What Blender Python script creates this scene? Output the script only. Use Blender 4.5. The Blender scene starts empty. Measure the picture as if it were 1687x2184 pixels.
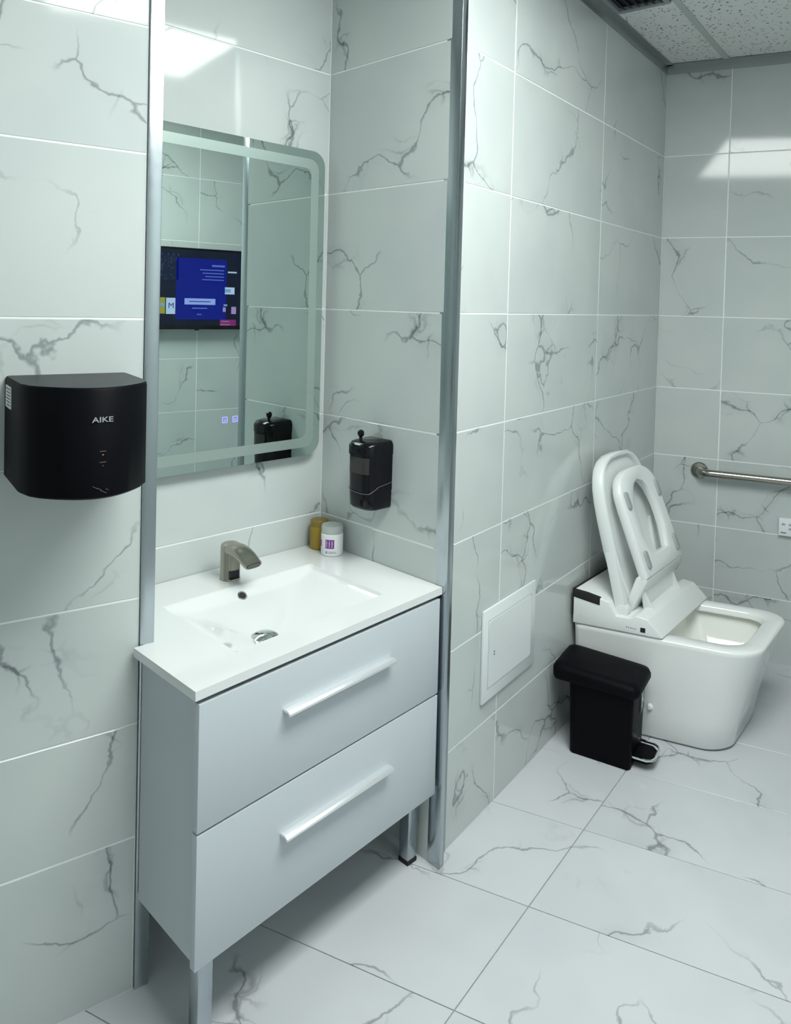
import bpy, bmesh, math, random
from mathutils import Vector, Matrix

# ------------------------------------------------------------------ camera, world, exposure
scene = bpy.context.scene
COL = scene.collection
cam_data = bpy.data.cameras.new('camera')
cam = bpy.data.objects.new('camera', cam_data); COL.objects.link(cam); scene.camera = cam
cam_data.sensor_fit = 'HORIZONTAL'; cam_data.sensor_width = 36.0
cam_data.lens = 36.0 * 1632.853 / 1687.0
cam_data.shift_x = 0.0003; cam_data.shift_y = (692.4 - 1092.0) / 1687.0
cam_data.clip_start = 0.02
R3 = Vector((0.58670073, -0.80939542, 0.02571578)); U3 = Vector((0.00646247, 0.03643423, 0.99931516))
F3 = Vector((0.80977805, 0.58613275, -0.02660669))
M = Matrix((R3, U3, -F3)).transposed().to_4x4(); M.translation = Vector((-1.70871, -1.07027, 1.49797))
cam.matrix_world = M
world = bpy.data.worlds.new('world'); scene.world = world; world.use_nodes = True
world.node_tree.nodes['Background'].inputs[0].default_value = (0.6, 0.65, 0.65, 1)
world.node_tree.nodes['Background'].inputs[1].default_value = 0.15
scene.view_settings.view_transform = 'Standard'; scene.view_settings.look = 'None'
scene.view_settings.exposure = 0.0; scene.view_settings.gamma = 1.0
scene.view_settings.use_curve_mapping = False
scene.cycles.max_bounces = 7; scene.cycles.diffuse_bounces = 4; scene.cycles.glossy_bounces = 4
scene.cycles.adaptive_threshold = 0.03
LED_COLOR = (0.955, 1.0, 0.98); LED_STRENGTH = 18.5

# ------------------------------------------------------------------ materials
def nodes_of(name):
    m = bpy.data.materials.new(name); m.use_nodes = True
    return m, m.node_tree.nodes, m.node_tree.links, m.node_tree.nodes['Principled BSDF']
def mat(name, col, rough=0.5, metal=0.0, spec=0.5, coat=0.0, emit=None, estr=1.0, trans=0.0, alpha=1.0, noise=0.0):
    m, N, L, b = nodes_of(name)
    b.inputs['Base Color'].default_value = (*col, 1); b.inputs['Roughness'].default_value = rough
    b.inputs['Metallic'].default_value = metal; b.inputs['Specular IOR Level'].default_value = spec
    b.inputs['Coat Weight'].default_value = coat; b.inputs['Coat Roughness'].default_value = 0.05
    b.inputs['Transmission Weight'].default_value = trans; b.inputs['Alpha'].default_value = alpha
    if emit:
        b.inputs['Emission Color'].default_value = (*emit, 1); b.inputs['Emission Strength'].default_value = estr
    if noise:
        t = N.new('ShaderNodeTexNoise'); t.inputs['Scale'].default_value = 40; t.inputs['Detail'].default_value = 4
        c = N.new('ShaderNodeTexCoord'); L.new(c.outputs['Object'], t.inputs['Vector'])
        r = N.new('ShaderNodeMapRange'); r.inputs['To Min'].default_value = rough - noise; r.inputs['To Max'].default_value = rough + noise
        L.new(t.outputs['Fac'], r.inputs['Value']); L.new(r.outputs['Result'], b.inputs['Roughness'])
    return m

def marble(name, base, vein, rough, scale, amount, seed):
    """polished porcelain printed with sparse grey branching veins; every tile shows another cut of the print"""
    m, N, L, b = nodes_of(name)
    def math_(op, a, c=None, clamp=False):
        n = N.new('ShaderNodeMath'); n.operation = op; n.use_clamp = clamp
        for i, v in enumerate((a, c)):
            if v is None: continue
            if isinstance(v, (int, float)): n.inputs[i].default_value = v
            else: L.new(v, n.inputs[i])
        return n.outputs[0]
    def vmath(op, a, c):
        n = N.new('ShaderNodeVectorMath'); n.operation = op
        for i, v in enumerate((a, c)):
            if isinstance(v, tuple): n.inputs[i].default_value = v
            else: L.new(v, n.inputs[i])
        return n.outputs[0]
    def noise(vec, s, det=3.0, rg=0.55):
        n = N.new('ShaderNodeTexNoise'); n.inputs['Scale'].default_value = s; n.inputs['Detail'].default_value = det
        n.inputs['Roughness'].default_value = rg; L.new(vec, n.inputs['Vector']); return n
    def smooth(v, a, c, t0, t1):
        n = N.new('ShaderNodeMapRange'); n.interpolation_type = 'SMOOTHSTEP'
        for k, x in (('From Min', a), ('From Max', c), ('To Min', t0), ('To Max', t1)):
            if isinstance(x, (int, float)): n.inputs[k].default_value = x
            else: L.new(x, n.inputs[k])
        L.new(v, n.inputs['Value']); return n.outputs['Result']
    tc = N.new('ShaderNodeTexCoord'); oi = N.new('ShaderNodeObjectInfo')
    off = N.new('ShaderNodeCombineXYZ')
    for i, k in enumerate((37.0, 61.0, 83.0)): L.new(math_('MULTIPLY', oi.outputs['Random'], k + seed), off.inputs[i])
    p = vmath('ADD', tc.outputs['Object'], off.outputs[0])
    big = noise(p, 3.2, 2.0)
    fine = noise(p, 14.0, 3.0, 0.6)
    d1 = vmath('MULTIPLY', vmath('SUBTRACT', big.outputs['Color'], (.5, .5, .5)), (.30, .30, .30))
    d2 = vmath('MULTIPLY', vmath('SUBTRACT', fine.outputs['Color'], (.5, .5, .5)), (.055, .055, .055))
    q = vmath('ADD', vmath('ADD', p, d1), d2)
    v1 = N.new('ShaderNodeTexVoronoi'); v1.feature = 'DISTANCE_TO_EDGE'; v1.inputs['Scale'].default_value = scale; L.new(q, v1.inputs['Vector'])
    v2 = N.new('ShaderNodeTexVoronoi'); v2.feature = 'DISTANCE_TO_EDGE'; v2.inputs['Scale'].default_value = scale * 4.2; L.new(q, v2.inputs['Vector'])
    msk = noise(p, 3.4, 1.5)
    wn = noise(p, 9.0, 2.0)
    width = math_('MULTIPLY_ADD', wn.outputs['Fac'], 0.024); 
    width.node.inputs[2].default_value = -0.001
    line1 = smooth(v1.outputs['Distance'], 0.0, width, 1.0, 0.0)
    m1 = smooth(msk.outputs['Fac'], 0.44, 0.56, 0.0, 1.0)
    halo = smooth(v1.outputs['Distance'], 0.0, 0.11, 1.0, 0.0)
    line2 = smooth(v2.outputs['Distance'], 0.0, 0.055, 1.0, 0.0)
    m2 = smooth(msk.outputs['Fac'], 0.54, 0.66, 0.0, 1.0)
    f = math_('MULTIPLY', math_('MULTIPLY', line1, m1), amount)
    g = math_('MULTIPLY', math_('MULTIPLY', line2, halo), math_('MULTIPLY', m2, amount * .75))
    h = math_('MULTIPLY', math_('MULTIPLY', halo, m2), 0.16 * amount)
    tot = math_('ADD', math_('ADD', f, g), h, clamp=True)
    cl = big
    mixc = N.new('ShaderNodeMix'); mixc.data_type = 'RGBA'
    mixc.inputs[6].default_value = (*base, 1); mixc.inputs[7].default_value = (base[0] * .93, base[1] * .94, base[2] * .95, 1)
    L.new(smooth(cl.outputs['Fac'], .35, .7, 0.0, 1.0), mixc.inputs[0])
    mix = N.new('ShaderNodeMix'); mix.data_type = 'RGBA'; L.new(tot, mix.inputs[0])
    L.new(mixc.outputs[2], mix.inputs[6]); mix.inputs[7].default_value = (*vein, 1)
    L.new(mix.outputs[2], b.inputs['Base Color'])
    b.inputs['Roughness'].default_value = rough; b.inputs['Specular IOR Level'].default_value = 0.32
    return m

def acoustic(name):
    m, N, L, b = nodes_of(name)
    tc = N.new('ShaderNodeTexCoord')
    v = N.new('ShaderNodeTexVoronoi'); v.inputs['Scale'].default_value = 62; L.new(tc.outputs['Object'], v.inputs['Vector'])
    n = N.new('ShaderNodeTexNoise'); n.inputs['Scale'].default_value = 85; n.inputs['Detail'].default_value = 2; L.new(tc.outputs['Object'], n.inputs['Vector'])
    r = N.new('ShaderNodeMapRange'); r.inputs['From Min'].default_value = .18; r.inputs['From Max'].default_value = .34; L.new(v.outputs['Distance'], r.inputs['Value'])
    r2 = N.new('ShaderNodeMapRange'); r2.inputs['From Min'].default_value = .44; r2.inputs['From Max'].default_value = .56; L.new(n.outputs['Fac'], r2.inputs['Value'])
    mx = N.new('ShaderNodeMath'); mx.operation = 'MAXIMUM'; L.new(r.outputs[0], mx.inputs[0]); L.new(r2.outputs[0], mx.inputs[1])
    ramp = N.new('ShaderNodeMix'); ramp.data_type = 'RGBA'; ramp.inputs[6].default_value = (.10, .11, .11, 1); ramp.inputs[7].default_value = (.80, .82, .80, 1)
    L.new(mx.outputs[0], ramp.inputs[0]); L.new(ramp.outputs[2], b.inputs['Base Color'])
    bp = N.new('ShaderNodeBump'); bp.inputs['Strength'].default_value = .5; bp.inputs['Distance'].default_value = .004
    L.new(mx.outputs[0], bp.inputs['Height']); L.new(bp.outputs[0], b.inputs['Normal'])
    b.inputs['Roughness'].default_value = .95
    return m

TILE = (.55, .592, .578)
MT = {
 'tile': marble('wall_tile_marble', TILE, (.17, .195, .20), .07, 2.1, .70, 3.0),
 'floor_tile': marble('floor_tile_marble', (.585, .605, .622), (.24, .25, .26), .22, 1.9, .8, 11.0),
 'grout': mat('white_grout', (.84, .87, .86), .8),
 'floor_grout': mat('grey_grout', (.30, .31, .31), .9),
 'plaster': mat('wall_core', (.75, .77, .76), .8),
 'acoustic': acoustic('acoustic_tile'),
 'grid': mat('ceiling_grid_paint', (.52, .55, .53), .5),
 'angle': mat('wall_angle_metal', (.40, .43, .43), .28, .85),
 'vent': mat('vent_dark', (.012, .013, .02), .6),
 'ventframe': mat('vent_frame', (.30, .32, .33), .5),
 'aluminium': mat('brushed_aluminium', (.46, .51, .54), .24, 1.0, noise=.05),
 'ceramic': mat('white_ceramic', (.73, .75, .745), .05, coat=.6),
 'china': mat('toilet_china', (.83, .85, .84), .06, coat=.5),
 'bowl': mat('toilet_bowl_glaze', (.86, .87, .82), .05, coat=.5),
 'seat_plastic': mat('toilet_seat_plastic', (.75, .78, .77), .28),
 'lid_plastic': mat('toilet_lid_plastic', (.74, .775, .765), .25),
 'bumper': mat('grey_bumper', (.36, .40, .39), .5),
 'lacquer': mat('vanity_lacquer', (.52, .565, .60), .32),
 'lacquer_edge': mat('vanity_edge', (.42, .46, .49), .4),
 'satin': mat('satin_handle', (.90, .92, .93), .36, .75),
 'nickel': mat('brushed_nickel', (.40, .375, .32), .26, 1.0, noise=.015),
 'nozzle_shade': mat('nozzle_shade_dark', (.05, .05, .045), .3, .5),
 'chrome': mat('chrome', (.80, .82, .82), .06, 1.0),
 'steel': mat('grab_bar_steel', (.36, .345, .31), .2, 1.0),
 'mirror': mat('mirror_glass', (.63, .735, .70), .0, 1.0),
 'mirror_edge': mat('mirror_edge', (.18, .24, .23), .2, .6),
 'frost': mat('frosted_band', (.36, .45, .415), .38, .5),
 'icon': mat('touch_icon_blue', (.1, .1, .5), .4, emit=(.25, .25, 1.0), estr=1.6),
 'black': mat('matte_black_plastic', (.0032, .0036, .005), .5, spec=.06),
 'black_top': mat('dark_grey_plastic', (.022, .027, .029), .45, spec=.3),
 'black_gloss': mat('gloss_black_plastic', (.004, .004, .006), .10, spec=.28),
 'smoke': mat('smoked_window', (.035, .034, .034), .10, spec=.3),
 'seam': mat('seam_grey', (.13, .13, .14), .3),
 'rubber': mat('black_rubber', (.01, .01, .01), .7),
 'paper': mat('sticker_paper', (.80, .82, .82), .6),
 'ink': mat('sticker_ink', (.10, .12, .13), .6),
 'silver_print': mat('silver_print', (.42, .43, .45), .35, .6),
 'dim_print': mat('dim_print', (.12, .095, .09), .5),
 'red_led': mat('red_led', (.3, .06, .05), .4, emit=(1, .25, .2), estr=.12),
 'panel_white': mat('access_panel_white', (.74, .78, .78), .3),
 'panel_shadow': mat('access_panel_groove', (.50, .54, .54), .5),
 'amber': mat('amber_plastic', (.30, .20, .012), .25, spec=.5),
 'amber_lid': mat('amber_cap', (.22, .15, .015), .3),
 'jar': mat('white_jar', (.80, .82, .83), .3),
 'jar_lid': mat('clear_grey_lid', (.45, .48, .455), .12),
 'purple': mat('purple_print', (.20, .03, .26), .5),
 'grey_print': mat('grey_print', (.35, .37, .40), .5),
 'remote': mat('remote_white', (.80, .83, .85), .3),
 'tv': mat('tv_black', (.006, .007, .008), .15),
 'led': mat('led_diffuser', (.9, .9, .9), .5, emit=LED_COLOR, estr=LED_STRENGTH),
 'led_frame': mat('led_frame_white', (.85, .86, .85), .4),
 'screen': mat('screen_dark', (.004, .005, .012), .1, emit=(.004, .006, .02), estr=1.0),
 'ui_blue': mat('screen_blue', (.0, .0, .02), .2, emit=(.003, .012, .29), estr=.85),
 'ui_white': mat('screen_white', (.0, .0, .0), .2, emit=(.55, .72, 1.0), estr=.95),
 'ui_pale': mat('screen_pale_text', (.0, .0, .0), .2, emit=(.16, .22, .75), estr=.8),
 'ui_button': mat('screen_button', (.0, .0, .0), .2, emit=(.36, .48, 1.0), estr=.95),
 'ui_yellow': mat('screen_yellow', (.0, .0, .0), .2, emit=(.42, .40, .07), estr=.9),
 'ui_cyan': mat('screen_cyan', (.0, .0, .0), .2, emit=(.25, .45, .75), estr=.9),
 'ui_purple': mat('screen_purple', (.0, .0, .0), .2, emit=(.30, .03, .22), estr=.8),
 'ui_lilac': mat('screen_lilac', (.0, .0, .0), .2, emit=(.55, .35, .75), estr=.8),
 'ui_navy': mat('screen_navy', (.0, .0, .0), .2, emit=(.010, .018, .055), estr=.9),
 'ui_slate': mat('screen_slate', (.0, .0, .0), .2, emit=(.03, .05, .13), estr=.9),
}

# ------------------------------------------------------------------ mesh helpers
class MB:
    def __init__(s): s.v = []; s.f = []
    def add(s, vs, fs):
        o = len(s.v); s.v += [tuple(x) for x in vs]; s.f += [tuple(i + o for i in f) for f in fs]; return s
    def box(s, x0, x1, y0, y1, z0, z1):
        return s.add([(x, y, z) for z in (z0, z1) for y in (y0, y1) for x in (x0, x1)],
                     [(0, 2, 3, 1), (4, 5, 7, 6), (0, 1, 5, 4), (2, 6, 7, 3), (0, 4, 6, 2), (1, 3, 7, 5)])
    def prism(s, poly, z0, z1, fn=None):
        """poly: (p,q) list counter-clockwise, extruded along r from z0 to z1; fn maps (p,q,r) to xyz"""
        fn = fn or (lambda p, q, r: (p, q, r)); n = len(poly)
        vs = [fn(p, q, z0) for p, q in poly] + [fn(p, q, z1) for p, q in poly]
        fs = [tuple(range(n - 1, -1, -1)), tuple(range(n, 2 * n))] + [(i, (i + 1) % n, n + (i + 1) % n, n + i) for i in range(n)]
        return s.add(vs, fs)
    def loft(s, rings, cap0=True, cap1=True):
        n = len(rings[0]); vs = [p for r in rings for p in r]; fs = []
        for k in range(len(rings) - 1):
            for i in range(n):
                j = (i + 1) % n; fs.append((k * n + i, k * n + j, (k + 1) * n + j, (k + 1) * n + i))
        if cap0: fs.append(tuple(range(n - 1, -1, -1)))
        if cap1: fs.append(tuple((len(rings) - 1) * n + i for i in range(n)))
        return s.add(vs, fs)
    def lathe(s, prof, c=(0, 0), n=28):
        return s.loft([[(c[0] + r * math.cos(2 * math.pi * i / n), c[1] + r * math.sin(2 * math.pi * i / n), z) for i in range(n)] for r, z in prof])
    def tube(s, path, r, n=16):
        path = [Vector(p) for p in path]; rings = []; up = Vector((0, 0, 1))
        for i, p in enumerate(path):
            t = (path[min(i + 1, len(path) - 1)] - path[max(i - 1, 0)]).normalized()
            a = t.cross(up)
            if a.length < 1e-3: a = t.cross(Vector((1, 0, 0)))
            a.normalize(); b = a.cross(t).normalized(); rr = r[i] if isinstance(r, (list, tuple)) else r
            rings.append([p + rr * (math.cos(2 * math.pi * k / n) * a + math.sin(2 * math.pi * k / n) * b) for k in range(n)])
        return s.loft(rings)
    def build(s, name, material, parent=None, bevel=0.0, seg=2, smooth=True, loc=None, rz=None, angle=35, limit=30):
        bm = bmesh.new(); vs = [bm.verts.new(p) for p in s.v]
        for f in s.f:
            try: bm.faces.new([vs[i] for i in f])
            except ValueError: pass
        bmesh.ops.remove_doubles(bm, verts=bm.verts, dist=1e-6)
        bmesh.ops.recalc_face_normals(bm, faces=bm.faces)
        if bevel:
            es = [e for e in bm.edges if len(e.link_faces) == 2 and e.calc_face_angle(0) > math.radians(limit)]
            bmesh.ops.bevel(bm, geom=es, offset=bevel, segments=seg, profile=.5, affect='EDGES', clamp_overlap=True)
        me = bpy.data.meshes.new(name); bm.to_mesh(me); bm.free()
        if smooth:
            me.shade_smooth(); me.set_sharp_from_angle(angle=math.radians(angle))
        me.materials.append(MT[material])
        o = bpy.data.objects.new(name, me); COL.objects.link(o)
        if parent: o.parent = parent
        if loc is not None: o.location = loc
        if rz is not None: o.rotation_euler = (0, 0, rz)
        return o
def tag(o, label, cat, group=None):
    o['label'] = label; o['category'] = cat
    if group: o['group'] = group
    return o
def thing(name, label, cat, loc=(0, 0, 0), rz=0.0, group=None):
    o = bpy.data.objects.new(name, None); COL.objects.link(o); o.empty_display_size = .05
    o.location = loc; o.rotation_euler = (0, 0, rz); return tag(o, label, cat, group)
def structure(o): o['kind'] = 'structure'; return o
def box(*a): return MB().box(*a)
def text(name, body, size, material, parent, mtx, extrude=.0002, align='CENTER', bold=0.0):
    cu = bpy.data.curves.new(name, 'FONT'); cu.body = body; cu.size = size; cu.extrude = extrude; cu.offset = bold
    cu.align_x = align; cu.align_y = 'CENTER'
    tmp = bpy.data.objects.new(name, cu); COL.objects.link(tmp)
    dg = bpy.context.evaluated_depsgraph_get(); me = bpy.data.meshes.new_from_object(tmp.evaluated_get(dg))
    bpy.data.objects.remove(tmp); me.transform(mtx); me.materials.clear(); me.materials.append(MT[material])
    o = bpy.data.objects.new(name, me); COL.objects.link(o); o.parent = parent; return o
def axes(o, ex, ey, ez):
    m = Matrix((Vector(ex), Vector(ey), Vector(ez))).transposed().to_4x4(); m.translation = Vector(o); return m
def rrect(x0, x1, y0, y1, r, k=6):
    """rounded rectangle, counter-clockwise; r may be (bl, br, tr, tl)"""
    r = r if isinstance(r, tuple) else (r,) * 4; out = []
    for (cx, cy, a0), q in zip(((x0, y0, 180), (x1, y0, 270), (x1, y1, 0), (x0, y1, 90)), r):
        ox = cx + (q if cx == x0 else -q); oy = cy + (q if cy == y0 else -q)
        for i in range(k + 1):
            a = math.radians(a0 + 90 * i / k); out.append((ox + q * math.cos(a), oy + q * math.sin(a)))
    return out

# ------------------------------------------------------------------ the room's planes
CE = 2.60                                              # ceiling height
COURSES = [0, .274, .553, .849, 1.155, 1.478, 1.829, 2.194, CE]
COURSES_A = [0, .337, .585, .857, 1.155, 1.453, 1.801, 2.065, CE]  # uppermost joint draws the reflected edge of the ceiling light as a grout line
RZ_AL = math.radians(-8.9245)                           # wash alcove
E1 = Vector((.98789, -.15513)); E2 = Vector((.15513, .98789))
def AL(a, b): return E1 * a + E2 * b                    # alcove plan coordinates -> world xy
A0 = Vector((-.708, .311)); EA = Vector((.94043, -.33998)); NA = Vector((-.33998, -.94043))
D0 = Vector((1.807, 0)); ED = Vector((.192, -1)).normalized()
YF = -1.80

random.seed(5)
def tiled_wall(name, start, ex, length, courses, joints, thick=.08, gap=.003, mat_='tile', tl=.008):
    """backing of grout with every tile a piece of its own; local x runs along the wall, -y faces the room"""
    rz = math.atan2(ex[1], ex[0])
    w = box(0, length, .0009, thick, 0, courses[-1]).build(name, 'grout', None, smooth=False, loc=(start[0], start[1], 0), rz=rz)
    structure(w)
    ts = [0] + [j for j in joints if 0 < j < length] + [length]
    cache = {}
    for k in range(len(courses) - 1):
        for i in range(len(ts) - 1):
            x0 = ts[i] + (gap / 2 if i else .001); x1 = ts[i + 1] - (gap / 2 if i < len(ts) - 2 else .001)
            z0 = courses[k] + (gap / 2 if k else .0005); z1 = courses[k + 1] - gap / 2
            key = (round(x1 - x0, 4), round(z1 - z0, 4)); loc = ((x0 + x1) / 2, 0, (z0 + z1) / 2)
            if key in cache:
                o = bpy.data.objects.new('tile', cache[key]); COL.objects.link(o); o.parent = w; o.location = loc
            else:
                o = None
            if o is not None: pass
            else:
                hx, hz = key[0] / 2, key[1] / 2; c = .0012
                m = MB().add([(-hx + c, 0, -hz + c), (hx - c, 0, -hz + c), (hx - c, 0, hz - c), (-hx + c, 0, hz - c),
                              (-hx, c, -hz), (hx, c, -hz), (hx, c, hz), (-hx, c, hz), (-hx, tl, -hz), (hx, tl, -hz), (hx, tl, hz), (-hx, tl, hz)],
                             [(0, 1, 2, 3), (0, 4, 5, 1), (1, 5, 6, 2), (2, 6, 7, 3), (3, 7, 4, 0), (4, 8, 9, 5), (5, 9, 10, 6), (6, 10, 11, 7), (7, 11, 8, 4)])
                o = m.build('tile', mat_, w, smooth=False, loc=loc); cache[key] = o.data
            o.rotation_euler = (math.radians(random.uniform(-.1, .1)), 0, math.radians(random.uniform(-.08, .08)))   # hand-laid: never quite flush
    return w
# A: wall with the hand dryer, runs left from the alcove corner
LA = 1.70
tiled_wall('wall_left', A0 - EA * LA, EA, LA, COURSES_A, [LA - 1.42, LA - .70])
# B: back of the alcove, C: its right side
pB = AL(-.80, .496); tiled_wall('wall_back', pB, E1, .80, COURSES, [.05])
pC = AL(0, .496); tiled_wall('wall_alcove', pC, -E2, .490, COURSES, [], thick=.028)
# return between A and B (left side of the alcove)
rt = AL(-.717, .205)
tiled_wall('wall_return', rt, E2, .29, COURSES, [], thick=.05)
# E: partition with the toilet, D: right wall, F: wall behind the camera's right, G: entrance wall
tiled_wall('wall_partition', (.067, 0), (1, 0), 1.74, COURSES, [.275, .998])
tiled_wall('wall_right', D0, ED, 1.84, COURSES, [.270, .99, 1.71])
XF = 1.807 + .192 * 1.80
tiled_wall('wall_front', (XF, YF), (-1, 0), XF + 2.35, COURSES, [XF - .548 - .72 + .0, XF - .548, XF - .548 + .72, XF - .548 + 1.44, XF - .548 + 2.16])
tiled_wall('wall_entrance', (-2.35, YF), (0, 1), 2.80, COURSES, [.7, 1.4, 2.1])

# floor: slab of grout with stone-look tiles
structure(box(-2.5, 2.4, -2.0, 1.1, -.10, -.003).build('floor', 'floor_grout', None, smooth=False))
FLOOR = bpy.data.objects['floor']
def floor_tile(i, j):
    """columns run along y (leaning like the right wall), rows along x"""
    g = .0012; X = lambda q, y: .03 + .3555 * q - .19 * (y + .27)
    y0, y1 = -.27 + .72 * (j - 1) + g, -.27 + .72 * j - g
    pts = [(X(i, y0) + g, y0), (X(i + 1, y0) - g, y0), (X(i + 1, y1) - g, y1), (X(i, y1) + g, y1)]
    cx = sum(p[0] for p in pts) / 4; cy = sum(p[1] for p in pts) / 4
    MB().prism([(p[0] - cx, p[1] - cy) for p in pts], -.009, 0).build('tile', 'floor_tile', FLOOR, bevel=.0008, seg=1, smooth=False, loc=(cx, cy, 0))
for j in (-1, 0, 1):
    for i in range(-5, 6):
        floor_tile(i, j)

# ceiling: slab, acoustic tiles in a grid, wall angles
structure(box(-2.5, 2.4, -2.0, 1.1, CE + .012, CE + .10).build('ceiling', 'plaster', None, smooth=False))
CEIL = bpy.data.objects['ceiling']
PANEL = (-1.20, .27, -1.25, -.49)
def ceiling_field(x0, x1, y0, y1):
    cx, cy = (x0 + x1) / 2, (y0 + y1) / 2; hx, hy = (x1 - x0) / 2 - .004, (y1 - y0) / 2 - .004
    box(-hx, hx, -hy, hy, .002, .014).build('ceiling_tile', 'acoustic', CEIL, smooth=False, loc=(cx, cy, CE))
for x0, x1 in ((-2.45, -1.20), (-1.20, .27)):
    for y0, y1 in ((.22, .9), (-.49, .22), (-1.25, -.49), (-1.95, -1.25)):
        if (x0, y0) != (-1.20, -1.25): ceiling_field(x0, x1, y0, y1)            # the light panel fills that field
for x0, x1 in ((.27, .62), (.62, 1.085), (1.085, 2.35)):
    for y0, y1 in ((-.245, .05), (-.985, -.245), (-1.95, -.985)):
        if (x0, y0) != (.62, -.245): ceiling_field(x0, x1, y0, y1)              # the vent fills that field
def grid_bar(x0, x1, y0, y1): box(x0, x1, y0, y1, CE - .003, CE + .006).build('grid_bar', 'grid', CEIL, smooth=False)
for y in (.22, -.49, -1.25): grid_bar(-2.4, .258, y - .012, y + .012)
for y in (-.245, -.985): grid_bar(.282, 2.3, y - .012, y + .012)
for x in (-1.20, .27): grid_bar(x - .012, x + .012, -1.9, .21)
for x in (.62,): grid_bar(x - .012, x + .012, -.233, -.03)
def wall_angle(n, start, ex, length):
    rz = math.atan2(ex[1], ex[0])
    m = MB().prism([(-.028, CE - .001), (-.028, CE - .004), (-.004, CE - .004), (-.004, CE - .040), (-.001, CE - .040), (-.001, CE - .001)][::-1], 0, length, fn=lambda p, q, r: (r, p, q))
    structure(m.build('trim_%d' % n, 'angle', None, smooth=False, loc=(start[0], start[1], 0), rz=rz))
wall_angle(5, (.067, 0), (1, 0), 1.735); wall_angle(6, D0, ED, 1.80)

# corner trims
def strip(n, pts, z1=CE, z0=0.0, m='aluminium'):
    structure(MB().prism(pts, z0, z1).build('trim_%d' % n, m, None, bevel=.0015, seg=2))
tA = lambda t, n: tuple(A0 + EA * t + NA * n)
strip(1, [tA(.002, .005), tA(.002, -.04), tA(.029, -.05), tA(.032, .005)][::-1])
strip(2, [(-.0005, .002), (-.0044, -.0265), (.0175, -.0265), (.0175, -.001), (.066, -.001), (.066, .03), (.006, .03)])
strip(3, [tuple(AL(-.0025, .4965)), tuple(AL(-.0025, .4935)), tuple(AL(-.0004, .4935)), tuple(AL(-.0005, .496))], z1=CE, m='grout')

# ------------------------------------------------------------------ ceiling light and vent
lp = thing('ceiling_light', 'large white rectangular LED panel recessed in the ceiling grid', 'ceiling light', ((PANEL[0] + PANEL[1]) / 2, (PANEL[2] + PANEL[3]) / 2, CE - .004))
hx, hy = (PANEL[1] - PANEL[0]) / 2 - .012, (PANEL[3] - PANEL[2]) / 2 - .012
box(-hx + .015, hx - .015, -hy + .015, hy - .015, .003, .008).build('diffuser', 'led', lp, smooth=False)
fr = MB()
for a in ((-hx, hx, -hy, -hy + .015), (-hx, hx, hy - .015, hy), (-hx, -hx + .015, -hy + .015, hy - .015), (hx - .015, hx, -hy + .015, hy - .015)): fr.box(*a, 0, .012)
fr.build('frame', 'led_frame', lp, smooth=False)
ve = thing('ceiling_vent', 'dark square air vent with grey frame in the ceiling beside the wall', 'vent', (.86, -.125, CE - .006))
fr = MB()
for a in ((-.225, .225, -.10, -.082), (-.225, .225, .082, .10), (-.225, -.207, -.082, .082), (.207, .225, -.082, .082)): fr.box(*a, 0, .018)
fr.build('frame', 'ventframe', ve, bevel=.002, seg=1, smooth=False)
box(-.207, .207, -.082, .082, .016, .03).build('backing', 'vent', ve, smooth=False)
for i in range(6):
    y = -.068 + i * .027
    MB().prism([(y - .009, .004), (y - .007, .003), (y + .009, .014), (y + .007, .015)], -.207, .207, fn=lambda p, q, r: (r, p, q)).build('slat', 'vent', ve, smooth=False)

# ------------------------------------------------------------------ vanity (alcove coordinates)
FA = lambda a: -.012 + .0632 * a                        # front line of the unit
ZT, ZC, ZD, ZB = .755, .734, .472, .204
van = thing('vanity_cabinet', 'grey-white two-drawer vanity cabinet on metal legs under the basin top', 'cabinet', (0, 0, 0), RZ_AL)
box(-.745, -.728, -.031, .185, ZB, ZC - .001).build('side_panel', 'lacquer', van, bevel=.001, seg=1)
box(-.708, -.692, .185, .47, ZB, ZC - .001).build('side_panel', 'lacquer', van, bevel=.001, seg=1)
box(-.026, -.010, .010, .47, ZB, ZC - .001).build('side_panel', 'lacquer', van, bevel=.001, seg=1)
MB().prism([(-.727, -.036), (-.027, .010), (-.027, .47), (-.690, .47), (-.690, .190), (-.727, .184)], ZB + .002, ZB + .018).build('bottom_panel', 'lacquer', van)
box(-.690, -.027, .455, .47, ZB + .02, ZC - .01).build('back_panel', 'lacquer', van)
def drawer(z0, z1, zh):
    th = .018
    d = MB().prism([(-.753, FA(-.753)), (-.010, FA(-.010)), (-.010, FA(-.010) + th), (-.753, FA(-.753) + th)], z0, z1).build('drawer', 'lacquer', van, bevel=.0012, seg=2)
    h = MB(); a0, a1 = -.545, -.205; up = .0632
    def at(a, out, z): return (a + .063 * out, FA(a) - out, z)
    pr = [(.0, .0045), (.003, .0055), (.018, .0055), (.024, .001), (.024, -.004), (.020, -.0055), (.017, -.0005), (.004, -.0005), (0, .001)]
    h.loft([[at(a, o, zh + q) for o, q in pr] for a in (a0, a1)])
    h.build('handle', 'satin', d, bevel=.001, seg=2)
    return d
drawer(ZD + .0025, ZC - .008, .634); drawer(ZB, ZD - .0025, .367)
for a, b in ((-.715, -.012), (-.052, .040), (-.685, .43), (-.060, .43)):
    l = box(a, a + .034, b, b + .034, .012, ZB + .001).build('leg', 'aluminium', van, bevel=.002)
    box(a - .001, a + .035, b - .001, b + .035, 0, .012).build('foot', 'rubber', l, bevel=.002)

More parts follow.
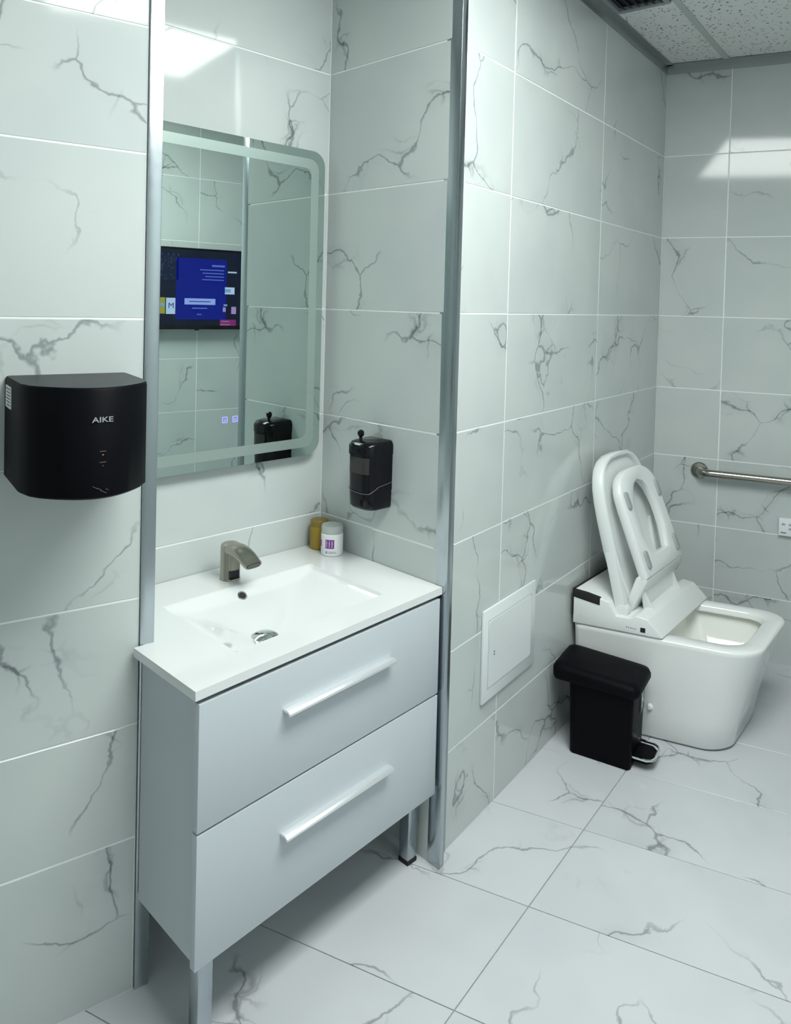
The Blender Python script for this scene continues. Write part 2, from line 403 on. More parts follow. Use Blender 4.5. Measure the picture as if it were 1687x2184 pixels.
# ceramic top with an integrated sloping basin
top = thing('basin_top', 'glossy white ceramic countertop with integrated rectangular sloping basin', 'basin', (0, 0, 0), RZ_AL)
def smin(vals, k=.012):
    m = min(vals); return m - k * math.log(sum(math.exp(-(v - m) / k) for v in vals))
def depth(a, bn):
    """bn: depth coordinate that runs parallel to the front edge"""
    ar, alf, bf, bb = -.152 - a, a + .612, bn - .046, .352 - bn
    if min(ar, alf, bf, bb) <= 1e-6: return 0.0
    back = .062 * (1 - (1 - min(bb / .25, 1)) ** 1.35) + .014 * min(bb / .03, 1)
    right = .24 * ar + .009 * min(ar / .008, 1); left = .36 * alf + .008 * min(alf / .008, 1); front = 2.2 * bf
    return max(0.0, smin([back, right, left, front, .066], .0035))
FB = -.034
def BN(a, b): r = (b - FA(a)) / (.4935 - FA(a)); return FB * (1 - r) + .4935 * r
cols = sorted([-.762, -.719, -.0015] + [-.612 + .460 * i / 84 for i in range(85)] + [-.608, -.156, -.70, -.68, -.66, -.64, -.62, -.616, -.148, -.144, -.12, -.09, -.06, -.03])
bns = sorted([FB, -.02, 0, .02, .036, .042, .050, .348, .356, .362, .40, .44, .4935] + [.046 + .306 * i / 64 for i in range(65)])
rn = (.19 + .059) / (.4935 + .059)
rows = [(q - FB) / (.4935 - FB) for q in bns]
rows = sorted([r for r in rows if abs(r - rn) > .003] + [rn])
mb = MB(); idx = {}
for j, r in enumerate(rows):
    for i, a in enumerate(cols):
        b = FA(a) * (1 - r) + .4935 * r
        if i <= 1 and abs(r - rn) < 1e-6: b = .19
        idx[i, j] = len(mb.v); mb.v.append((a, b, ZT - depth(a, FB * (1 - r) + .4935 * r)))
jn = rows.index(rn); top_f = []
for j in range(len(rows) - 1):
    for i in range(len(cols) - 1):
        if i == 0 and j >= jn: continue
        mb.f.append((idx[i, j], idx[i + 1, j], idx[i + 1, j + 1], idx[i, j + 1]))
loop = [(i, 0) for i in range(len(cols))] + [(len(cols) - 1, j) for j in range(1, len(rows))] + [(i, len(rows) - 1) for i in range(len(cols) - 2, 0, -1)] + [(1, j) for j in range(len(rows) - 2, jn - 1, -1)] + [(0, j) for j in range(jn, 0, -1)]
lo = [idx[k] for k in loop]; base = len(mb.v)
# rounded rim: the edge drops, leans in a little and closes at the underside
for off, dz in ((.0, -.004), (.0, ZC + .002 - ZT), (.003, ZC - ZT)):
    for k in lo:
        x, y, z = mb.v[k]; mb.v.append((x + (.37 - abs(x)) * 0 + (off if x < -.4 else -off), y + off, ZT + dz))
n = len(lo); prev = lo
for lv in range(3):
    cur = [base + lv * n + i for i in range(n)]
    for i in range(n): mb.f.append((prev[i], cur[i], cur[(i + 1) % n], prev[(i + 1) % n]))
    prev = cur
mb.build('basin', 'ceramic', top, bevel=0, angle=50)
# drain and overflow are parts of the basin top
dr = MB().lathe([(.034, .686), (.034, .694), (.032, .699), (.023, .7045), (.010, .7075), (.001, .708)], (-.445, .160)).build('drain_cover', 'chrome', top)
ov = MB(); cN = Vector((0, -.62, .78)).normalized(); c0 = Vector((-.400, .324, ZT - depth(-.400, BN(-.400, .324)) + .002))
ua = Vector((1, 0, 0)); ub = cN.cross(ua).normalized()
def disc(c, r): return [c + r * (math.cos(t) * ua + math.sin(t) * ub) for t in [2 * math.pi * i / 24 for i in range(24)]]
MB().loft([disc(c0 - cN * .006, .013), disc(c0 + cN * .002, .013), disc(c0 + cN * .002, .0095), disc(c0 - cN * .004, .0088)], True, True).build('overflow_ring', 'chrome', top)
MB().loft([disc(c0 - cN * .004, .009), disc(c0 + cN * .0005, .009)]).build('overflow_hole', 'rubber', top)

# ------------------------------------------------------------------ faucet
fa = thing('faucet', 'brushed nickel sensor faucet with arched spout on the basin top', 'faucet', (*AL(-.383, .408), ZT), RZ_AL)
MB().lathe([(.0275, 0), (.0275, .002), (.0262, .004), (.0262, .086), (.0245, .0925), (.019, .096), (.010, .098), (.001, .0985)], n=36).build('body', 'nickel', fa)
# spout: flattened arch from the column forward (-y)
rings = []
for i in range(19):
    t = i / 18; y = -.005 - .103 * t; z = .0815 + .005 * math.sin(math.pi * min(1, t * 1.15)) - .020 * t ** 2.2
    w = .0245 + .002 * math.sin(math.pi * t); h = .0165 * (1 - .42 * t)
    rings.append([(w * math.copysign(abs(math.cos(a)) ** .75, math.cos(a)), y - .8 * h * math.sin(a) * t, z + h * math.copysign(abs(math.sin(a)) ** .8, math.sin(a))) for a in [2 * math.pi * k / 24 for k in range(24)]])
sp = MB().loft(rings).build('spout', 'nickel', fa)
MB().loft([[(p[0] * q, -.1085 + (p[1] + .1085) * q - d_, .0625 + (p[2] - .0625) * q - d_ * .8) for p in rings[-1]] for q, d_ in ((.86, -.004), (.86, .0012))]).build('nozzle_shade', 'nozzle_shade', sp)  # dark disc: shade of the spout's concave underside put into colour
s = MB().prism(rrect(-.0135, .0135, .012, .034, .001, 2), -.0295, -.020, fn=lambda p, q, r: (p - .004, r, q - .006)).build('sensor_window', 'black_gloss', fa)

# ------------------------------------------------------------------ mirror with frosted band
mi = thing('led_mirror', 'rounded rectangular frameless mirror with frosted light band above the basin', 'mirror', (*AL(-.36, .496), 1.04), RZ_AL)
RAD = .045
def ring(pts_o, pts_i, y0, y1):
    m = MB(); n = len(pts_o)
    vs = [(p, y, q) for y in (y0, y1) for pts in (pts_o, pts_i) for p, q in pts]
    fs = []
    for i in range(n):
        j = (i + 1) % n
        fs += [(i, j, n + j, n + i), (2 * n + i, 3 * n + i, 3 * n + j, 2 * n + j), (i, 2 * n + i, 2 * n + j, j), (n + i, n + j, 3 * n + j, 3 * n + i)]
    return m.add(vs, fs)
MB().prism(rrect(-.322, .322, 0, .905, RAD, 8), -.0295, -.0265, fn=lambda p, q, r: (p, r, q)).build('glass', 'mirror', mi, smooth=False)
MB().prism(rrect(-.321, .321, .001, .904, RAD, 8), -.0265, -.0005, fn=lambda p, q, r: (p, r, q)).build('housing', 'mirror_edge', mi)
ring(rrect(-.298, .298, .025, .880, .034, 8), rrect(-.270, .270, .053, .852, .022, 8), -.0299, -.0294).build('frosted_band', 'frost', mi, smooth=False)
for k, x in enumerate((-.011, .022)):
    ring(rrect(x - .0085, x + .0085, .1225, .1395, .002, 2), rrect(x - .0065, x + .0065, .1245, .1375, .001, 2), -.0301, -.0294).build('touch_icon', 'icon', mi, smooth=False)
    box(x - .004, x + .004, -.0301, -.0294, .1300, .1318).build('touch_icon', 'icon', mi, smooth=False)
    box(x - .004, x + .004, -.0301, -.0294, .1265, .1278).build('touch_icon', 'icon', mi, smooth=False)

# ------------------------------------------------------------------ soap dispenser on the alcove's right side
so = thing('soap_dispenser', 'glossy black wall soap dispenser with smoked window and top key', 'soap dispenser', (*AL(-.0005, .235), .925), RZ_AL)
# local: -x out of the wall, y along the wall
def disp_ring(z, out, hw, shift=0.0, front=1.0):
    pts = [(0, -hw), (0, hw)]
    for i in range(15):
        t = math.pi / 2 - math.pi * i / 14
        pts.append((-out * .55 - out * .45 * max(0.0, math.cos(t)) ** .7, hw * .98 * math.copysign(abs(math.sin(t)) ** .6, math.sin(t))))
    return [(x, y + shift, z) for x, y in pts[::-1]]
MB().loft([disp_ring(.010, .060, .036), disp_ring(.0, .078, .044), disp_ring(.008, .088, .047), disp_ring(.0512, .091, .048)][1:]).build('pump_cover', 'black_gloss', so, bevel=.002)
MB().loft([disp_ring(.0510, .091, .048), disp_ring(.1535, .093, .0485)]).build('tank', 'black_gloss', so, angle=60)
MB().loft([disp_ring(.152, .096, .050), disp_ring(.176, .096, .050), disp_ring(.186, .088, .046), disp_ring(.190, .070, .040)]).build('cover', 'black_gloss', so, angle=40)
# smoked window on the front/left of the tank
wv = disp_ring(.102, .0945, .0487); wv2 = disp_ring(.148, .0945, .0487)
seq = list(range(3, 10)); mm = MB()
mm.add([wv[i] for i in seq] + [wv2[i] for i in seq], [(i, i + 1, len(seq) + i + 1, len(seq) + i) for i in range(len(seq) - 1)])
mm.build('window', 'smoke', so, angle=60)
sm = []
KP = [(0, .061), (.25, .054), (.5, .0485), (.68, .0485), (.80, .056), (.9, .068), (1, .073)]
ringp = disp_ring(0, .0932, .0488)[::-1][2:] + [(-.02, -.0490, 0), (-.002, -.0490, 0)]
for i, p in enumerate(ringp):
    q = i / (len(ringp) - 1); k = max(j for j in range(len(KP) - 1) if KP[j][0] <= q + 1e-9)
    (q0, z0), (q1, z1) = KP[k], KP[k + 1]; sm.append((p[0] - .0004, p[1], z0 + (z1 - z0) * (q - q0) / (q1 - q0)))
MB().tube(sm, .0008, 6).build('seam', 'seam', so)
kn = MB().lathe([(.006, .186), (.0045, .192), (.0045, .199), (.0085, .203), (.0098, .209), (.0085, .215), (.004, .2185), (.0005, .219)], (-.066, .014), 16).build('key', 'black_gloss', so)

# ------------------------------------------------------------------ hand dryer
dy = thing('hand_dryer', 'matte black wall hand dryer with curved front beside the mirror alcove', 'hand dryer', (*(A0 + EA * -.148), 1.145), math.atan2(EA.y, EA.x))
def dplan(sc=1.0, inset=0.0):
    pts = [(-.115 + inset, -.0), (-.112 + inset, -.150), (-.102 + inset, -.186)]
    for i in range(1, 16):
        t = -1 + 2 * i / 16; pts.append((.100 * t * (1 - inset * 4), -.190 - (.072 - inset) * math.cos(t * math.pi / 2) ** .9))
    pts += [(.102 - inset, -.186), (.112 - inset, -.150), (.115 - inset, -.0)]
    return pts
H = .196
def dlev(z, inset): return [(x, y if y > -.001 else y + inset * .8, z) for x, y in dplan(1, inset)]
bd = MB().loft([dlev(.000, .004), dlev(.004, .0), dlev(H - .006, .0), dlev(H - .001, .003)], True, False).build('body', 'black', dy, angle=50)
MB().loft([dlev(H - .001, .003), dlev(H, .008)], False, True).build('top_cover', 'black_top', dy, angle=50)
MB().prism(rrect(-.05, .05, -.17, -.07, .015, 4), -.003, .001).build('air_outlet', 'rubber', dy)
def dfront(x):  # depth of the curved front and its slope at x
    t = x / .100; f = lambda q: -.190 - .072 * math.cos(q * math.pi / 2) ** .9
    return f(t), (f(t + .01) - f(t - .01)) / .002
def on_front(x, z):
    y, sl = dfront(x); ex = Vector((1, sl, 0)).normalized(); nrm = Vector((ex.y, -ex.x, 0))
    return axes(Vector((x, y, z)) + nrm * .0006, ex, (0, 0, 1), nrm)
text('brand_print', 'AIKE', .0130, 'silver_print', dy, on_front(.005, .1395) @ Matrix.Diagonal((1.35, 1, 1, 1)), bold=.0002)
for z, w in ((.0845, .011), (.0655, .011)):
    m = MB().box(-w / 2, w / 2, -.0006, .0006, -.0002, .0003); o = m.build('print_line', 'dim_print', dy, smooth=False); o.data.transform(on_front(.006, z))
o = MB().prism(rrect(-.0014, .0014, -.0014, .0014, .0012, 3), -.0002, .0006).build('indicator', 'red_led', dy); o.data.transform(on_front(.006, .0785))
o = MB().prism(rrect(-.0010, .0010, -.0010, .0010, .0009, 3), -.0002, .0006).build('indicator', 'dim_print', dy); o.data.transform(on_front(.006, .0595))
for dx, dz, w in ((-.010, .022, .010), (-.003, .019, .008), (.004, .0135, .012), (.010, .017, .006)):
    o = MB().box(-w / 2, w / 2, -.0004, .0004, -.0002, .0003).build('hand_mark', 'seam', dy, smooth=False); o.data.transform(on_front(.004 + dx, dz) @ Matrix.Rotation(-.5, 4, 'Z'))
stk = MB().box(-.1155, -.1135, -.075, -.016, .140, .181).build('sticker', 'paper', dy, smooth=False)
for k in range(6): box(-.1157, -.1150, -.070, -.022 + .006 * (k % 3 - 2), .1445 + .006 * k, .1470 + .006 * k).build('print', 'ink', stk, smooth=False)

# ------------------------------------------------------------------ bottles in the alcove corner
ja = thing('white_jar', 'small white jar with purple printed label and clear lid on the basin top', 'jar', (*AL(-.046, .385), ZT), RZ_AL)
MB().lathe([(.030, 0), (.0325, .002), (.033, .006), (.033, .062), (.031, .0645), (.029, .066)], n=32).build('body', 'jar', ja)
MB().lathe([(.0315, .066), (.0325, .067), (.0325, .084), (.031, .087), (.001, .087)], n=32).build('lid', 'jar_lid', ja)
def on_jar(ang, z, r=.0332):
    a = math.radians(ang); nrm = Vector((math.cos(a), math.sin(a), 0)); return axes(nrm * (r + .0002) + Vector((0, 0, z)), (-nrm.y, nrm.x, 0), (0, 0, 1), nrm)
def jar_patch(a0, a1, z0, z1, m, nm):
    n = 8; vs = []
    for z in (z0, z1):
        for i in range(n + 1):
            a = math.radians(a0 + (a1 - a0) * i / n); vs.append((.0333 * math.cos(a), .0333 * math.sin(a), z))
    for z in (z0, z1):
        for i in range(n + 1):
            a = math.radians(a0 + (a1 - a0) * i / n); vs.append((.0328 * math.cos(a), .0328 * math.sin(a), z))
    k = n + 1; fs = [(i, i + 1, k + i + 1, k + i) for i in range(n)] + [(2 * k + i, 3 * k + i, 3 * k + i + 1, 2 * k + i + 1) for i in range(n)] + [(i, 2 * k + i, 2 * k + i + 1, i + 1) for i in range(n)] + [(k + i, k + i + 1, 3 * k + i + 1, 3 * k + i) for i in range(n)]
    return MB().add(vs, fs).build(nm, m, ja)
AJ = 218
jar_patch(AJ - 24, AJ + 22, .024, .050, 'purple', 'label_mark')
for k in range(3): jar_patch(AJ - 18 + k * 14, AJ - 15.5 + k * 14, .027, .047, 'jar', 'label_mark')
jar_patch(AJ - 30, AJ + 30, .0385, .0395, 'jar', 'label_mark')
jar_patch(AJ - 75, AJ - 55, .026, .044, 'purple', 'label_mark')
jar_patch(AJ - 22, AJ - 12, .009, .016, 'grey_print', 'label_mark'); jar_patch(AJ - 6, AJ + 34, .010, .012, 'grey_print', 'label_mark'); jar_patch(AJ - 6, AJ + 30, .014, .0155, 'grey_print', 'label_mark')
am = thing('amber_bottle', 'amber-yellow bottle standing in the corner behind the white jar', 'bottle', (*AL(-.040, .452), ZT), RZ_AL)
MB().lathe([(.024, 0), (.0275, .003), (.0285, .010), (.029, .045), (.0285, .062), (.027, .068)], n=28).build('body', 'amber', am)
MB().lathe([(.027, .068), (.0275, .070), (.0275, .084), (.025, .087), (.001, .087)], n=28).build('cap', 'amber_lid', am)

# ------------------------------------------------------------------ access panel on the partition
ap = thing('access_panel', 'white square access panel on the partition wall beside the trash can', 'access panel', (.408, 0, .336))
box(-.172, .172, -.008, -.0003, 0, .275).build('frame', 'panel_white', ap, bevel=.002)
g = MB()
for a in ((-.140, .140, .036, .0385), (-.140, .140, .238, .2405), (-.1425, -.140, .036, .2405), (.140, .1425, .036, .2405)): g.box(a[0], a[1], -.0086, -.0078, a[2], a[3])
g.build('groove', 'panel_shadow', ap, smooth=False)
MB().prism(rrect(-.139, .139, .039, .2375, .012, 4), -.0098, -.0076, fn=lambda p, q, r: (p, r, q)).build('door', 'panel_white', ap, bevel=.0008, seg=1)
for z in (.128, .136): box(-.110, -.104, -.0104, -.0096, z, z + .004).build('latch', 'seam', ap, smooth=False)

# ------------------------------------------------------------------ toilet (frame follows the right wall)
def T(u, v, z): return (1.130 + u + .2 * v, -.022 - .05 * u - v, z)
to = thing('toilet', 'white skirted smart toilet with raised seat and lid against the partition', 'toilet', T(0, 0, 0))
O = Vector(T(0, 0, 0))
def TL(u, v, z): return tuple(Vector(T(u, v, z)) - O)
def tring(v0, v1, hw, rb, rf, z, k=8, tilt=0.0):
    return [TL(u, v, z + tilt * v) for u, v in rrect(-hw, hw, v0, v1, (rb, rb, rf, rf), k)]
ZR = .372
outer = [tring(.02, .495, .194, .03, .085, .002), tring(.0, .505, .204, .03, .09, .012), tring(.0, .518, .212, .03, .092, .10), tring(.0, .548, .226, .03, .095, .22),
         tring(.0, .578, .237, .03, .10, .32), tring(.0, .588, .241, .03, .10, .352), tring(.0, .592, .243, .03, .102, .364), tring(.003, .589, .240, .03, .100, .370), tring(.010, .582, .233, .03, .096, ZR)]
inner = [tring(.255, .536, .183, .05, .075, ZR), tring(.262, .530, .177, .05, .072, ZR - .004), tring(.262, .529, .175, .05, .07, ZR - .024)]
MB().loft(outer + inner, True, False).build('pedestal', 'china', to, angle=60)
MB().loft([tring(.262, .529, .175, .05, .07, ZR - .0235), tring(.250, .548, .196, .05, .085, ZR - .034), tring(.254, .545, .192, .05, .085, ZR - .060), tring(.27, .54, .17, .06, .08, ZR - .10), tring(.30, .50, .13, .06, .08, ZR - .17), tring(.33, .46, .08, .04, .05, ZR - .21)], False, True).build('bowl', 'bowl', to, angle=70)
for v_, z_ in ((.235, .135), (.262, .118)):
    MB().loft([[TL(-.222 - .006 * s_, v_ + .007 * (1 - .4 * s_) * math.cos(t), z_ + .009 * (1 - .4 * s_) * math.sin(t)) for t in [2 * math.pi * i / 12 for i in range(12)]] for s_ in (-1, .3, .6)]).build('bolt_cap', 'china', to)
# bidet unit: wedge with a rising back
def unit(poly, u0, u1, nm, m, bevel=.004, par=None):
    return MB().prism(poly, u0, u1, fn=lambda p, q, r: TL(r, p, q)).build(nm, m, par or to, bevel=bevel, seg=3)
prof = [(.004, ZR + .001), (.300, ZR + .001), (.306, ZR + .006), (.255, .432), (.215, .438), (.195, .425), (.150, .425), (.125, .470), (.050, .488), (.004, .494)]
bu = unit(prof, -.247, .247, 'bidet_unit', 'seat_plastic', .005)
unit([(.003, .4945), (.003, .468), (.095, .452), (.095, .4795), (.05, .489)], -.2485, -.235, 'control_strip', 'rubber', .001)
unit([(.0008, .40), (.0035, .40), (.0035, .497), (.0008, .497)], -.247, .247, 'rear_gasket', 'rubber', 0)
o = MB().prism(rrect(.232, .248, .385, .401, .001, 1), -.2478, -.2468, fn=lambda p, q, r: TL(r, p, q)).build('side_button', 'rubber', to)
for k, w in enumerate((.004, .003, .004, .003, .004)):
    box(0, 0, 0, 0, 0, 0) if False else MB().prism([(.185 + k * .007, .392 - k * .0005), (.185 + k * .007 + w, .392 - k * .0005), (.185 + k * .007 + w, .397 - k * .0005), (.185 + k * .007, .397 - k * .0005)], -.2477, -.2470, fn=lambda p, q, r: TL(r, p, q)).build('side_print', 'grey_print', to)
MB().prism([(.03, .400), (.033, .400), (.033, .403), (.03, .403)], -.2477, -.2470, fn=lambda p, q, r: TL(r, p, q)).build('side_print', 'grey_print', to)
# nozzle cover: upright panel on the slope in front of the hinge
nz = MB().loft([[TL(u, v, z) for u, v, z in ((-.125, .262, .400), (.125, .262, .400), (.125, .216, .448), (-.125, .216, .448))],
                [TL(u, v, z) for u, v, z in ((-.135, .252, .402), (.135, .252, .402), (.15, .205, .510), (-.15, .205, .510))],
                [TL(u, v, z) for u, v, z in ((-.135, .200, .420), (.135, .200, .420), (.15, .190, .515), (-.15, .190, .515))]]).build('nozzle_cover', 'seat_plastic', to, bevel=.006, seg=3)
# lid and seat: plane coordinates (u across, s up along the plate, n towards the front)
def plate(v0, z0, dv, dz):
    l = math.hypot(dv, dz); sv, sz = dv / l, dz / l; nv, nz_ = sz, -sv      # normal leans to the front (+v)
    return lambda u, s, n: TL(u, v0 + s * sv + n * nv, z0 + s * sz + n * nz_)
_lid = plate(.150, .425, -.122, .530)
LID = lambda u, s, n: _lid(u - .016, s, n)
def lid_outline(g=0.0, k=14, bot=0.0):
    hw = .208 - g; ln = .548 - g; pts = [(-.125 + g * .3, bot), (.125 - g * .3, bot), (.165 - g, .045 + bot), (.188 - g, .12), (hw - .002, .22), (hw, .33)]
    for i in range(1, k):
        a = math.pi * i / k; pts.append((hw * math.copysign(abs(math.cos(a)) ** .62, math.cos(a)), .33 + (ln - .33) * abs(math.sin(a)) ** .78))
    pts += [(-hw, .33), (-hw + .002, .22), (-.188 + g, .12), (-.165 + g, .045 + bot)]
    return pts
lo0, lo1, lo2 = lid_outline(.006), lid_outline(0), lid_outline(.022, bot=.03)
MB().loft([[LID(u, s, -.012) for u, s in lo0], [LID(u, s, -.004) for u, s in lo1], [LID(u, s, .024) for u, s in lo1], [LID(u, s, .030) for u, s in lid_outline(.005)],
           [LID(u, s, .029) for u, s in lid_outline(.014, bot=.02)], [LID(u, s, .014) for u, s in lo2]]).build('lid', 'lid_plastic', to, angle=50)
MB().loft([[LID(sd * .192 + e, .01 + .022 * math.cos(t), .012 + .022 * math.sin(t)) for t in [2 * math.pi * i / 20 for i in range(20)]] for sd in (-1,) for e in (-.018, .018)]).build('lid_hinge', 'lid_plastic', to, bevel=.003)
MB().loft([[LID(.192 + e, .01 + .022 * math.cos(t), .012 + .022 * math.sin(t)) for t in [2 * math.pi * i / 20 for i in range(20)]] for e in (-.018, .018)]).build('lid_hinge', 'lid_plastic', to, bevel=.003)
# side rails of the lid that run down to the hinge
for sd in (-1, 1):
    MB().loft([[LID(sd * (a - .0), s, nn) for a, nn in ((w0, -.008), (w1, -.008), (w1, .026), (w0, .026))] for s, w0, w1 in ((-.012, .172, .206), (.03, .168, .208), (.10, .165, .207), (.20, .17, .2055), (.27, .18, .205))]).build('lid_rail', 'lid_plastic', to, bevel=.005, seg=2)
SEAT = plate(.203, .542, -.132, .366)
def seat_outline(g=0.0, k=14):
    hw = .178 - g; ln = .380 - g; pts = [(-hw, g), (hw, g), (hw, .15), (hw, .25)]
    for i in range(1, k):
        a = math.pi * i / k; pts.append((hw * math.copysign(abs(math.cos(a)) ** .66, math.cos(a)), .25 + (ln - .25) * abs(math.sin(a)) ** .8))
    return pts + [(-hw, .25), (-hw, .15)]
def hole(g, n):   # same number of points as the outline, ordered alike
    out = []
    for (u, s) in seat_outline(0):
        a = math.atan2((s - .19) / .2, u / .178); out.append((.008 + (.103 + g) * math.cos(a), .172 + (.158 + g) * math.sin(a)))
    return out
so_, so1 = seat_outline(0), seat_outline(.006)
sb = MB(); n_ = len(so_)
rings = [[SEAT(u, s, 0) for u, s in hole(.006, 0)], [SEAT(u, s, -.004) for u, s in so1], [SEAT(u, s, .004) for u, s in so_], [SEAT(u, s, .024) for u, s in so_], [SEAT(u, s, .030) for u, s in so1],
         [SEAT(u, s, .030) for u, s in hole(.012, 0)], [SEAT(u, s, .026) for u, s in hole(.003, 0)], [SEAT(u, s, .012) for u, s in hole(0, 0)], [SEAT(u, s, .0) for u, s in hole(.006, 0)]]
seat = sb.loft(rings, False, False).build('seat', 'seat_plastic', to, angle=45)
for u, s in ((-.146, .275), (.150, .275), (-.146, .060), (.150, .060)):
    MB().prism(rrect(u - .0135, u + .0135, s - .032, s + .032, .011, 4), .028, .038, fn=lambda p, q, r: SEAT(p, q, r)).build('bumper', 'bumper', seat, bevel=.003)
# rear block of the seat that reaches down to the hinge
unit([(.224, .532), (.226, .548), (.196, .556), (.186, .545), (.150, .430), (.160, .418), (.176, .424)], -.178, .178, 'seat_hinge', 'seat_plastic', .006)

# ------------------------------------------------------------------ trash can
bi = thing('trash_can', 'black plastic pedal bin with domed lid between partition and toilet', 'trash can', (.722, -.08, 0), .087)
BX, BY = .165, -.203
def bring(x0, x1, y0, y1, r, z, sk=0.0): return [(x, y, z + sk * (y)) for x, y in rrect(x0, x1, y0, y1, r, 5)]
MB().loft([bring(.004, BX - .004, BY + .004, -.004, .012, .0), bring(0, BX, BY, 0, .014, .006), bring(-.006, BX + .004, BY - .006, .006, .016, .255)]).build('body', 'black', bi, angle=50)
ld = MB().loft([bring(-.020, BX + .008, BY - .020, .058, .022, .248), bring(-.026, BX + .010, BY - .026, .062, .028, .258), bring(-.026, BX + .010, BY - .026, .062, .028, .281, .05), bring(-.020, BX + .006, BY - .021, .055, .030, .294, .05), bring(.000, BX - .012, BY, .035, .030, .300, .05)]).build('lid', 'black', bi, angle=50)
pdl = MB().prism([(.030, BY + .01), (.030, BY - .045), (.050, BY - .062), (BX - .050, BY - .062), (BX - .030, BY - .045), (BX - .030, BY + .01)][::-1], .022, .036).build('pedal', 'black', bi, bevel=.004)
MB().tube([(.024, BY, .040), (.025, BY - .046, .040), (.034, BY - .060, .040), (.050, BY - .068, .040), (BX - .050, BY - .068, .040), (BX - .034, BY - .060, .040), (BX - .025, BY - .046, .040), (BX - .024, BY, .040)], .0045, 8).build('pedal_trim', 'chrome', pdl)
stk = box(BX * .62, BX * .88, BY - .0075, BY - .005, .150, .235).build('sticker', 'ink', bi, smooth=False)
for a in ((.66, .70, .165, .215), (.76, .79, .18, .23), (.70, .78, .185, .195)): box(BX * a[0], BX * a[1], BY - .0082, BY - .0074, a[2], a[3]).build('print', 'paper', stk, smooth=False)

# ------------------------------------------------------------------ grab bar and remote on the right wall
RZ_D = math.atan2(ED.y, ED.x)
def onD(t): return D0 + ED * t
gb = thing('grab_bar', 'stainless steel grab bar mounted horizontally on the right wall', 'grab bar', (*onD(.195), .795), RZ_D)
pth = [(0, 0, 0), (0, -.025, 0), (.004, -.038, 0), (.014, -.049, 0), (.028, -.053, 0)] + [(.05 + .09 * i, -.053, 0) for i in range(9)] + [(.792, -.053, 0), (.806, -.049, 0), (.816, -.038, 0), (.82, -.025, 0), (.82, 0, 0)]
MB().tube(pth, .0165, 18).build('bar', 'steel', gb, angle=60)
for x in (0, .82):
    MB().loft([[(x + r * math.cos(t), y, r * math.sin(t)) for t in [2 * math.pi * i / 28 for i in range(28)]] for r, y in ((.036, -.0005), (.036, -.006), (.032, -.011), (.02, -.014))]).build('flange', 'steel', gb)
rm = thing('toilet_remote', 'small white wall remote control below the grab bar at right edge', 'remote', (*onD(.517), .556), RZ_D)
box(0, .16, -.020, -.0005, 0, .075).build('body', 'remote', rm, bevel=.003)
for x, z in ((.018, .05), (.045, .05), (.045, .032), (.072, .05), (.072, .032)):
    MB().prism(rrect(x - .007, x + .007, z - .004, z + .004, .0035, 4), -.0215, -.0195, fn=lambda p, q, r: (p, r, q)).build('button', 'grey_print', rm)
box(.008, .030, -.0205, -.0195, .012, .016).build('print', 'ink', rm, smooth=False)

# ------------------------------------------------------------------ television on the wall opposite the mirror
tv = thing('television', 'black wall-mounted flat television showing a blue dialog, seen in the mirror', 'television', (.524, YF, 1.325), math.pi)
# local +x is to the viewer's left-to-right when facing it, -y towards the room
TH = .463; TW_ = .823
box(-TW_ / 2, TW_ / 2, -.060, -.025, 0, TH).build('housing', 'tv', tv, bevel=.003)
box(-.16, .16, -.026, -.001, .10, .34).build('wall_mount', 'rubber', tv)
scr = box(-TW_ / 2 + .012, TW_ / 2 - .012, -.0608, -.0598, .022, TH - .012).build('screen', 'screen', tv, smooth=False)
MB().prism(rrect(-.012, .012, -.006, .004, .003, 3), -.058, -.045, fn=lambda p, q, r: (p, r, q)).build('receiver', 'tv', tv)
def ui(x0, x1, z0, z1, m, nm='screen_graphic', d=.0612): return box(x0, x1, -d, -d + .0003, z0, z1).build(nm, m, scr, smooth=False)
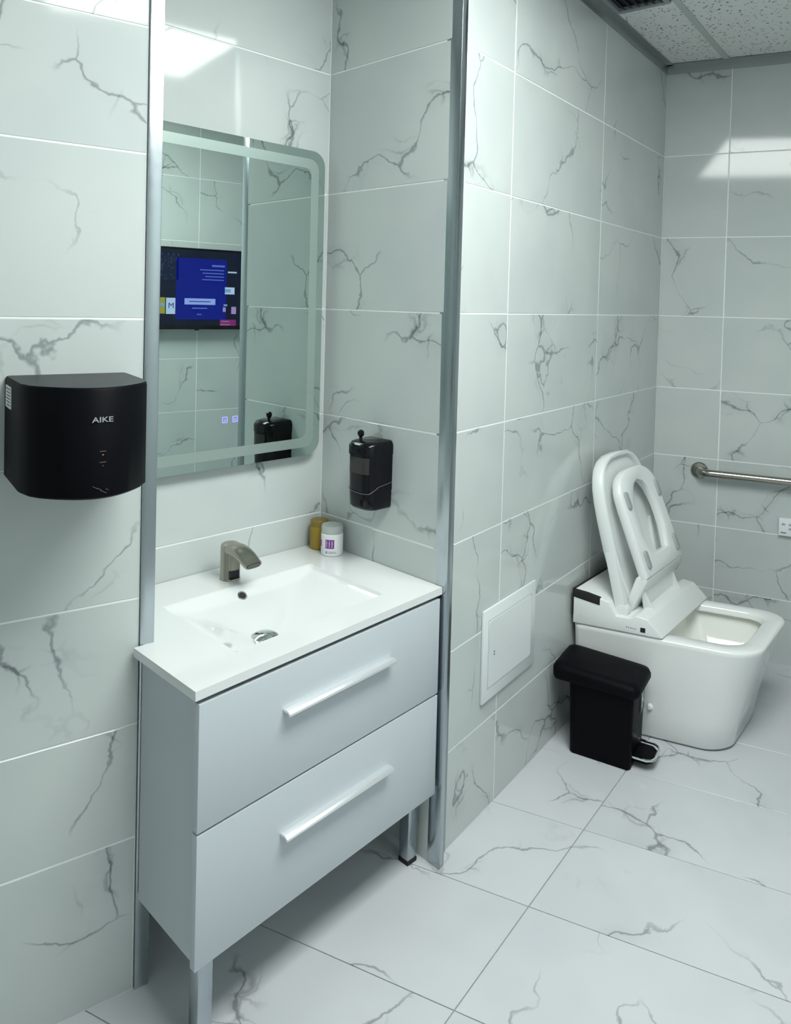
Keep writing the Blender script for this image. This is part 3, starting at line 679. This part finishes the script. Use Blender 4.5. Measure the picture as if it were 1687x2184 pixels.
# crop units of the mirrored view: x mirrored about 860, 1530 units = TV height
def U(x0, x1, y0, y1, m, d=.0612): return ui(-(x1 - 860) / 1530 * TH, -(x0 - 860) / 1530 * TH, (1700 - y1) / 1530 * TH, (1700 - y0) / 1530 * TH, m, d=d)
U(430, 1430, 360, 1510, 'ui_blue')
U(600, 1210, 1115, 1232, 'ui_button', .0615); U(690, 1110, 1165, 1180, 'ui_blue', .0617)
U(1130, 1390, 468, 505, 'ui_pale', .0615)
for y, x in ((570, 890), (632, 940), (694, 1000), (755, 935)): U(x, 1375, y - 9, y + 9, 'ui_pale', .0615)
U(750, 1050, 1288, 1310, 'ui_pale', .0615); U(845, 935, 1405, 1425, 'ui_pale', .0615)
U(-130, 232, 1110, 1410, 'ui_yellow'); U(-130, 225, 1215, 1270, 'ui_cyan', .0615)
wt = U(250, 425, 1115, 1415, 'ui_white')
text('screen_text', 'M', .045, 'ui_blue', scr, axes((-(345 - 860) / 1530 * TH, -.0618, (1700 - 1265) / 1530 * TH), (1, 0, 0), (0, 0, 1), (0, -1, 0)))
U(120, 480, 330, 780, 'ui_navy')
random.seed(9)
for k in range(26):
    x = random.uniform(130, 460); y = random.uniform(360, 760); w = random.uniform(12, 45); U(x, x + w, y, y + w * random.uniform(.5, 1.6), 'ui_slate', .0615)
for x in (165, 275, 375, 470): U(x - 14, x + 14, 290, 335, 'ui_slate', .0618)
U(1455, 1640, 580, 608, 'ui_white', .0615); U(1400, 1600, 885, 920, 'ui_white', .0615); U(1400, 1600, 985, 1020, 'ui_white', .0615); U(1520, 1600, 920, 985, 'ui_white', .0615); U(1400, 1520, 920, 985, 'ui_cyan', .0614)
U(1380, 1455, 1215, 1250, 'ui_cyan', .0616); U(1365, 1425, 1275, 1360, 'ui_lilac', .0616); U(1540, 1640, 1260, 1400, 'ui_lilac', .0615)
U(1310, 1640, 1512, 1628, 'ui_purple', .0613); U(1340, 1500, 1540, 1552, 'ui_lilac', .0615); U(1320, 1520, 1600, 1612, 'ui_lilac', .0615)
